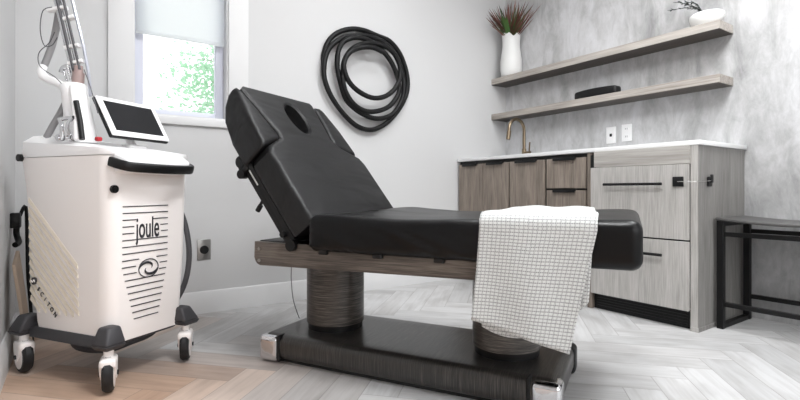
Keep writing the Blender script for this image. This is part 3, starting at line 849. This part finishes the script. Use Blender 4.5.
hexa(bm, [(-.140, -.290, .775), (.140, -.290, .775), (.155, -.235, .755), (-.155, -.235, .755), (-.140, -.290, .812), (.140, -.290, .812), (.155, -.235, .838), (-.155, -.235, .838)], .01, 3); finish(bm, 'front_shelf', M['white_top'], cart, 40)
bm = new_bm(); tube(bm, [(-.160, -.236, .800), (-.158, -.272, .790), (-.136, -.300, .781), (-.07, -.312, .778), (.0, -.316, .777), (.07, -.312, .778), (.130, -.300, .781), (.150, -.272, .790), (.152, -.236, .800)], .016, 12, smooth=6, sq=(.024, .034)); finish(bm, 'handle', M['black_plastic'], cart, 60)
# bumper frame + corner blocks + casters
bm = new_bm(); rings = [[bm.verts.new(p) for p in ring(-.165-e, .150+e, -.200-e, .20+e, z)] for z, e in ((.138, 0), (.142, .008), (.168, .008), (.180, 0))]; skin(bm, rings); finish(bm, 'bumper', M['grey_plastic'], cart)
for x, y in ((-.168, -.235), (.168, -.235), (-.168, .235), (.168, .235)):
    bm = new_bm(); sx = 1 if x > 0 else -1; sy = 1 if y > 0 else -1
    x0, x1 = x-.040, x+.040; y0, y1 = y-.040, y+.040; ix, iy = x-sx*.012, y-sy*.012
    hexa(bm, [(x0+.008, y0+.008, .148), (x1-.008, y0+.008, .148), (x1-.008, y1-.008, .148), (x0+.008, y1-.008, .148), (x0, y0, .165), (x1, y0, .165), (x1, y1, .165), (x0, y1, .165)], .005, 2)
    hexa(bm, [(x0, y0, .163), (x1, y0, .163), (x1, y1, .163), (x0, y1, .163), (ix-.026, iy-.026, .222), (ix+.026, iy-.026, .222), (ix+.026, iy+.026, .222), (ix-.026, iy+.026, .222)], .010, 3)
    bk_ = finish(bm, 'corner_bumper', M['grey_plastic'], cart, 50)
for x, y, ang in ((-.168, -.235, 48), (.168, -.235, 40), (-.168, .235, 76), (.168, .235, 60)):
    # rolling direction turned by ang
    c, s = math.cos(math.radians(ang)), math.sin(math.radians(ang)); T = Matrix.Translation((x, y, 0)) @ Matrix(((c, -s, 0, 0), (s, c, 0, 0), (0, 0, 1, 0), (0, 0, 0, 1)))
    bm = new_bm(); tube(bm, [(0, 0, .118), (0, 0, .150)], .016, 14)
    rbox(bm, -.045, .035, -.026, .026, .088, .122, .012, (3, 3, 1))
    for sg in (-1, 1):
        extrude_poly(bm, [(-.04, .11), (.03, .11), (.018, .045), (-.006, .045), (-.03, .07)], 'Y', sg*.0225-.003, sg*.0225+.003, .001, 1)
    bmesh.ops.transform(bm, matrix=T, verts=bm.verts[:]); cs_ = finish(bm, 'caster', M['white_shell'], cart)
    bm = new_bm(); lathe(bm, [(.046, -.018), (.056, -.0165), (.062, -.008), (.062, .008), (.056, .0165), (.046, .018)], 32, (0, 0, .0625), 'Y')
    bmesh.ops.transform(bm, matrix=T, verts=bm.verts[:]); finish(bm, 'tyre', M['tyre'], cs_)
    bm = new_bm(); lathe(bm, [(.0, -.024), (.012, -.024), (.012, -.0195), (.047, -.0185), (.047, .0185), (.012, .0195), (.012, .024), (0, .024)], 28, (0, 0, .0625), 'Y')
    bmesh.ops.transform(bm, matrix=T, verts=bm.verts[:]); finish(bm, 'wheel_hub', M['white_shell'], cs_)
    bm = new_bm(); lathe(bm, [(.008, -.030), (.008, .030)], 16, (0, 0, .0625), 'Y')
    bmesh.ops.transform(bm, matrix=T, verts=bm.verts[:]); finish(bm, 'axle', M['black_metal'], cs_)
# front graphics
def fy(z):   # front face y by height
    P = [(.150, -.215), (.20, -.222), (.45, -.236), (.70, -.240), (.83, -.240)]
    for (z0, y0), (z1, y1) in zip(P, P[1:]):
        if z <= z1: return y0+(y1-y0)*(z-z0)/(z1-z0)
    return -.240
bm = new_bm(); LX0, LX1 = -.118, .076
for k in range(18):
    z = .640-k*.0245
    segs = [(LX0+max(0, k-9)*.007, LX1-max(0, k-9)*.004)]
    if k in (1,): segs = [(LX0, LX1)]
    if k in (2, 3): segs = [(LX0, -.072), (.042, LX1)] if k == 3 else [(LX0, -.062), (.010, LX1)]
    if k == 4: segs = [(LX0, -.072), (.046, LX1)]
    if k == 8: segs = [(LX0, -.05), (.026, LX1)]
    if k == 9: segs = [(LX0, -.062), (.042, LX1)]
    if k == 10: segs = [(LX0+.007, -.058), (.040, LX1-.004)]
    if k == 11: segs = [(LX0+.014, LX1-.008)]
    for a, b_ in segs:
        y = fy(z); box(bm, a, b_, y-.0018, y+.002, z-.0018, z+.0018)
finish(bm, 'stripe_print', M['ink'], cart)
def front_text(bm, s, size, x, z, sx, bold=0):
    Mt = Matrix.Translation((x, fy(z)-.001, z)) @ Matrix.Rotation(PI/2, 4, 'X')
    text_bm(bm, s, size, Mt, sx, .0012, 0, bold)
bm = new_bm(); front_text(bm, 'joule', .112, -.014, .556, .46, .0006); finish(bm, 'word_print', M['ink'], cart)
bm = new_bm()
cx, cz, rx, rz = -.008, .405, .042, .034
def flat_band(pts, w0):
    pr = None
    n_ = len(pts)
    for i, (x, z) in enumerate(pts):
        d = Vector((pts[min(i+1, n_-1)][0]-pts[max(i-1, 0)][0], pts[min(i+1, n_-1)][1]-pts[max(i-1, 0)][1])).normalized()
        w = w0(i/(n_-1)) if callable(w0) else w0
        a = (x-d.y*w, z+d.x*w); b_ = (x+d.y*w, z-d.x*w); y = fy(z)-.0022
        cur = (bm.verts.new((a[0], y, a[1])), bm.verts.new((b_[0], y, b_[1])))
        if pr: bm.faces.new((pr[0], pr[1], cur[1], cur[0]))
        pr = cur
flat_band([(cx+rx*math.cos(2*PI*k/40), cz+rz*math.sin(2*PI*k/40)) for k in range(41)], .0018)
for s in (0, PI):
    P = []
    for k in range(15):
        t = k/14; a = s+PI*(.98-1.0*t); rr = 1-.72*t
        P.append((cx+rx*rr*math.cos(a), cz+rz*rr*math.sin(a)*.95))
    flat_band(P, lambda t: .0042*math.sin(PI*min(1, .15+t*.9))+.0005)
ob = finish(bm, 'swirl_emblem', M['ink'], cart)
md = ob.modifiers.new('t', 'SOLIDIFY'); md.thickness = .0015; md.offset = 0
bm = new_bm(); lathe(bm, [(.014, -.008), (.014, .002)], 20, (-.150, -.236, .703), 'Y'); lathe(bm, [(.008, -.013), (.008, -.007)], 16, (-.150, -.236, .703), 'Y'); finish(bm, 'key_switch', M['black_metal'], cart)
# side vents (on x = -0.17 face)
def fxs(z):
    P = [(.150, -.158), (.20, -.162), (.45, -.169), (.70, -.172), (.83, -.173)]
    for (z0, y0), (z1, y1) in zip(P, P[1:]):
        if z <= z1: return y0+(y1-y0)*(z-z0)/(z1-z0)
    return -.172
bm = new_bm()
# diagonal ribs clipped to the panel y in [-.076,.198]; slope dz/dy
sl = 1.42
for k in range(13):
    zc = .664 - k*.034             # height of the rib at y = .198
    y_a = .198; z_a = zc; y_b = -.076; z_b = zc - sl*(y_a-y_b)*.62
    slope = (z_a-z_b)/(y_a-y_b)
    zlow = .245
    if z_b < zlow: y_b = y_a-(z_a-zlow)/slope; z_b = zlow
    if y_a-y_b < .03: continue
    hexa(bm, [(fxs(z_b)-.004, y_b, z_b-.009), (fxs(z_b)+.004, y_b, z_b-.009), (fxs(z_a)+.004, y_a, z_a-.009), (fxs(z_a)-.004, y_a, z_a-.009),
              (fxs(z_b)-.001, y_b, z_b+.009), (fxs(z_b)+.004, y_b, z_b+.009), (fxs(z_a)+.004, y_a, z_a+.009), (fxs(z_a)-.001, y_a, z_a+.009)], .001, 1)
finish(bm, 'side_vent', M['cream'], cart)
bm = new_bm(); text = 'SCITON'
Ms = Matrix.Rotation(-PI/2, 4, 'Z') @ Matrix.Rotation(PI/2, 4, 'X')
for i, ch in enumerate(text):
    t = i/5; y = .140-.092*t; z = .326-.088*t
    text_bm(bm, ch, .025, Matrix.Translation((fxs(z)-.0065, y, z)) @ Ms @ Matrix.Rotation(math.radians(-44), 4, 'Z'), .9, .0012, 0, 0)
finish(bm, 'side_word_print', M['ink'], cart)
bm = new_bm(); lathe(bm, [(.014, -.008), (.014, -.001)], 24, (fxs(.355), .168, .355), 'X'); sb = finish(bm, 'side_emblem', M['ink'], cart)
bm = new_bm(); tube(bm, [(fxs(.355)-.0085, .158, .352), (fxs(.355)-.0085, .163, .360), (fxs(.355)-.0085, .168, .355), (fxs(.355)-.0085, .173, .350), (fxs(.355)-.0085, .178, .358)], .002, 6, smooth=4); finish(bm, 'emblem_curve', M['white_shell'], sb)
bm = new_bm(); lathe(bm, [(.014, -.012), (.014, .004)], 16, (-.176, .236, .823), 'X'); finish(bm, 'side_knob', M['black_plastic'], cart)
bm = new_bm(); rbox(bm, -.172, -.152, -.185, -.165, .872, .888, .006, (2, 2, 1)); finish(bm, 'stop_button', M['red'], cart)
# screen
sc = bpy.data.objects.new('touch_screen', None)
def scr(x, y, z):   # local screen coords (x right, y out of the back, z up) -> cart
    c = Vector((.066, -.066, .985)); tl = math.radians(31)
    v = Matrix.Rotation(math.radians(2.4), 3, 'Z') @ (Matrix.Rotation(-tl, 3, 'X') @ Vector((x, y, z))); return c+v
def tr_bm(bm):
    for v in bm.verts: v.co = scr(*v.co)
    return bm
bm = new_bm(); box(bm, -.135, .135, -.004, .004, -.09, .09, .004, 2); tr_bm(bm); s1 = finish(bm, 'screen_housing', M['white_top'], cart)
bm = new_bm(); box(bm, -.137, .137, .004, .020, -.092, .092, .006, 2); tr_bm(bm); finish(bm, 'screen_back', M['black_plastic'], s1)
bm = new_bm(); box(bm, -.112, .112, -.0052, -.003, -.068, .070); tr_bm(bm); finish(bm, 'display', M['screen'], s1)
bm = new_bm(); rbox(bm, .04, .12, -.075, -.02, .862, .885, .008, (3, 3, 1)); tube(bm, [(.075, -.045, .875), (.070, -.03, .93), (.067, -.045, .975)], .016, 12, smooth=4); finish(bm, 'screen_mount', M['white_top'], s1)
# articulated arm
def cl_(x, y, z):  # world -> cart local
    v = Vector((x, y, z))-CO; c, s = math.cos(-CR), math.sin(-CR); return Vector((v.x*c-v.y*s, v.x*s+v.y*c, v.z))
import math as _m
CA, SA = math.cos(.603), math.sin(.603)
def ap(r, up, away=0):   # r: across (camera-free: along the direction 34.5 deg off the back wall), up: height, away: depth from the arm's own plane
    base = Vector((.045, 2.185, 0))
    p = base + Vector((CA, -SA, 0))*r + Vector((SA, CA, 0))*away
    return cl_(p.x, p.y, up)
arm = new_bm()
rg = []
for z, r0, cx_ in ((.880, .056, -.022), (.93, .052, -.026), (.99, .047, -.034), (1.05, .045, -.044), (1.098, .046, -.052), (1.108, .036, -.050)):
    c = ap(cx_, z); rg.append([arm.verts.new(c+Vector((math.cos(2*PI*k/20)*r0, math.sin(2*PI*k/20)*r0, 0))) for k in range(20)])
skin(arm, rg); finish(arm, 'arm_tower', M['white_top'], cart, 50)
bm = new_bm(); tube(bm, [ap(-.036, 1.10), ap(-.032, 1.15)], .021, 16); tube(bm, [ap(-.032, 1.145), ap(-.034, 1.175)], .016, 16); finish(bm, 'arm_joint', mat('dusty_pink_joint', '#a8938f', .4), cart)
def ab(z, off=0): return -.036-.235*(z-1.15)+off      # axis of the leaning arm
bm = new_bm()
for dx in (-.019, .006): tube(bm, [ap(ab(1.15, dx), 1.15), ap(ab(1.62, dx), 1.62)], .0075, 12)
ar = finish(bm, 'arm_tube', M['chrome'], cart)
bm = new_bm()
for dx, r0 in ((-.007, .006), (.017, .005)): tube(bm, [ap(ab(1.16, dx), 1.16, -.010), ap(ab(1.62, dx), 1.62, -.010)], r0, 10)
finish(bm, 'dark_rod', M['hose_dark'], ar)
bm = new_bm(); tube(bm, [ap(.012, 1.06), ap(.006, 1.14), ap(-.016, 1.26), ap(-.05, 1.40), ap(-.098, 1.60)], .006, 10, smooth=4); finish(bm, 'clear_sleeve', mat('pale_sleeve', '#b9bcc6', .2, metal=.3), ar)
for t, o_, wdt in ((1.395, -.020, .034), (1.36, .018, .020), (1.25, .004, .026), (1.19, .004, .026), (1.47, .0, .028)):
    bm = new_bm(); x = ab(t, o_); tube(bm, [ap(x-wdt, t-.006), ap(x+wdt, t+.006)], .010, 10, sq=(.026, .015)); finish(bm, 'clamp', M['white_top'], ar)
bm = new_bm(); tube(bm, [ap(-.098, 1.150), ap(-.090, 1.170), ap(-.062, 1.175)], .010, 10, smooth=3); tube(bm, [ap(-.092, 1.165), ap(-.075, 1.11)], .005, 8); tube(bm, [ap(-.07, 1.175, -.01), ap(-.055, 1.12, -.01)], .005, 8); finish(bm, 'elbow_fitting', M['chrome'], ar)
bm = new_bm(); tube(bm, [ap(-.128, 1.62, .03), ap(-.128, 1.50, .03), ap(-.130, 1.40, .03), ap(-.152, 1.28, .03), ap(-.176, 1.17, .01)], .0125, 14, smooth=5); finish(bm, 'hose', M['hose_grey'], ar, 60)
bm = new_bm(); tube(bm, [ap(-.176, 1.178, .01), ap(-.176, 1.150), ap(-.155, 1.128), ap(-.115, 1.112), ap(-.075, 1.085)], .015, 14, smooth=5); finish(bm, 'white_elbow', M['white_top'], ar, 60)
bm = new_bm(); tube(bm, [ap(-.075, 1.05), ap(-.10, 1.0), ap(-.135, .94), ap(-.165, .885)], .012, 12, smooth=4); finish(bm, 'lower_hose', M['hose_grey'], ar, 60)
bm = new_bm(); tube(bm, [ap(-.155, .900), ap(-.175, .868)], .017, 12); finish(bm, 'hose_socket', M['white_top'], ar)
bm = new_bm(); tube(bm, [ap(-.12, 1.395, -.02), ap(-.155, 1.38, -.02), ap(-.165, 1.31, -.02), ap(-.150, 1.25, -.02), ap(-.12, 1.25, -.02), ap(-.10, 1.28, -.02)], .0016, 6, smooth=6)
finish(bm, 'cable', M['hose_dark'], ar)
bm = new_bm(); tube(bm, [ap(-.11, 1.30, -.02), ap(-.13, 1.26, -.02), ap(-.17, 1.22, -.02), ap(-.165, 1.17, -.02), ap(-.11, 1.13, -.02), ap(-.07, 1.10, -.04)], .0016, 6, smooth=6)
finish(bm, 'cable', M['hose_dark'], ar)
bm = new_bm(); tube(bm, [ap(-.005, 1.16, -.01), ap(.02, 1.09, -.01), ap(.06, .99, -.03)], .0016, 6, smooth=4); finish(bm, 'cable', M['hose_dark'], ar)
bm = new_bm(); q_ = -.082
tube(bm, [ap(-.045, .960, q_), ap(-.03, .925, q_-.01), ap(-.042, .885, q_)], .008, 10, smooth=3); tube(bm, [ap(-.002, .965, q_), ap(-.012, .925, q_-.01), ap(.002, .885, q_)], .008, 10, smooth=3)
tube(bm, [ap(-.05, .958, q_), ap(.004, .966, q_)], .007, 10); lathe(bm, [(.013, -.010), (.013, .010)], 14, tuple(ap(-.045, .892, q_)), 'Y'); lathe(bm, [(.012, -.010), (.012, .010)], 14, tuple(ap(-.004, .892, q_)), 'Y')
finish(bm, 'arm_cradle', M['chrome'], ar)
bm = new_bm(); tube(bm, [ap(.000, 1.030, q_+.02), ap(.022, .95, q_+.01), ap(.036, .885, q_)], .0095, 12); finish(bm, 'handpiece', M['black_plastic'], ar)
bm = new_bm(); tube(bm, [ap(-.028, 1.09, q_+.04), ap(-.004, .99, q_+.02), ap(.016, .885, q_)], .009, 12); finish(bm, 'handpiece_rest', M['white_top'], ar)
# thick cable down the right side and under the cart
bm = new_bm(); tube(bm, [(.150, -.10, .80), (.176, -.12, .76), (.196, -.14, .68), (.228, -.17, .55), (.240, -.18, .42), (.236, -.16, .30), (.218, -.11, .20), (.18, -.04, .09), (.12, .02, .055), (.03, .05, .045), (-.08, .06, .09), (-.10, .06, .15)], .0115, 10, smooth=6); finish(bm, 'side_cable', M['hose_dark'], cart, 60)

# clutter between the cart and the left wall
lb = root('power_box', 'small black power box with cables on the left wall behind the cart', 'electrical box', (XL, 2.66, .565))
bm = new_bm(); box(bm, 0, .035, -.035, .035, -.03, .035, .004); finish(bm, 'housing', M['black_plastic'], lb)
bm = new_bm(); tube(bm, [(.02, 0, -.025), (.02, .0, -.06), (.03, -.03, -.09), (.02, -.06, -.10)], .012, 10, smooth=4); tube(bm, [(.03, .02, .02), (.05, .03, .06), (.055, .03, -.1), (.06, .0, -.25), (.07, .0, -.40), (.075, .01, -.555)], .007, 8, smooth=5); finish(bm, 'cable', M['rubber'], lb, 60)
bm = new_bm(); hexa(bm, [(0, 0, 0), (.012, 0, 0), (.012, .17, 0), (0, .17, 0), (-.05, 0, .40), (-.038, 0, .40), (-.038, .17, .44), (-.05, .17, .44)], .002, 1)
bd = finish(bm, 'board', M['cardboard'], None, 35, (XL+.072, 2.44, 0)); tag(bd, 'tan board leaning on the left wall behind the white cart', 'board')

# ------------------------------------------------------------------ ceiling lights (unseen fittings; the large panels added to light the room)
def unseen_ceiling_panel(x, y, sx, sy, power, label):
    r = root('ceiling_light', label, 'ceiling light', (x, y, ZC), 0, 'flush ceiling panels')
    bm = new_bm()
    for x0, x1, y0, y1 in ((-sx/2-.02, -sx/2, -sy/2-.02, sy/2+.02), (sx/2, sx/2+.02, -sy/2-.02, sy/2+.02), (-sx/2, sx/2, -sy/2-.02, -sy/2), (-sx/2, sx/2, sy/2, sy/2+.02)):
        box(bm, x0, x1, y0, y1, -.03, 0)
    finish(bm, 'frame', M['trim'], r)
    ld = bpy.data.lights.new('panel_lamp', 'AREA'); ld.shape = 'RECTANGLE'; ld.size = sx; ld.size_y = sy; ld.energy = power; ld.color = (.97, .985, 1)
    lo = bpy.data.objects.new('panel_lamp', ld); COL.objects.link(lo); lo.parent = r; lo.location = (0, 0, -.025)
unseen_ceiling_panel(.75, .6, .6, .6, 42, 'square flush ceiling light left of the bed')
unseen_ceiling_panel(2.1, .6, .6, .6, 38, 'square flush ceiling light above the bed foot')
unseen_ceiling_panel(1.45, 1.9, .35, .35, 10, 'small square flush ceiling light above the backrest')
unseen_ceiling_panel(1.2, -1.2, .6, .6, 14, 'square flush ceiling light by the front window')
def area_lamp(name, loc, rot, sx, sy, e, col):
    ld = bpy.data.lights.new(name, 'AREA'); ld.shape = 'RECTANGLE'; ld.size = sx; ld.size_y = sy; ld.energy = e; ld.color = col
    lo = bpy.data.objects.new(name, ld); COL.objects.link(lo); lo.location = loc; lo.rotation_euler = rot; return lo
# fill light set in the added window behind the camera
area_lamp('window_daylight', ((FX0+FX1)/2, YF-.02, (FZ0+FZ1)/2), (-PI/2, 0, PI), FX1-FX0-.1, FZ1-FZ0-.1, 16, (.98, .99, 1))
# daylight portal at the visible window
pd = area_lamp('window_portal', ((WX0+WX1)/2, YB+.125, (WZ0+1.54)/2), (-PI/2, 0, 0), WX1-WX0, 1.54-WZ0, 1, (1, 1, 1)); pd.data.cycles.is_portal = True

w = bpy.data.worlds.new('sky'); bpy.context.scene.world = w; w.use_nodes = True
bg = w.node_tree.nodes['Background']; bg.inputs['Color'].default_value = (.97, .97, 1, 1); bg.inputs['Strength'].default_value = 1.9

# ------------------------------------------------------------------ camera
cd = bpy.data.cameras.new('camera'); cam = bpy.data.objects.new('camera', cd); COL.objects.link(cam)
cam.location = (0, 0, .70); cam.rotation_euler = (PI/2, 0, -.603)
cd.sensor_width = 36; cd.lens = 475.07/800*36; cd.shift_y = -(200-189.94)/800; cd.clip_start = .02
S = bpy.context.scene; S.camera = cam
S.view_settings.view_transform = 'Standard'; S.view_settings.look = 'None'; S.view_settings.gamma = 1
S.view_settings.exposure = 0.2; S.view_settings.use_curve_mapping = False
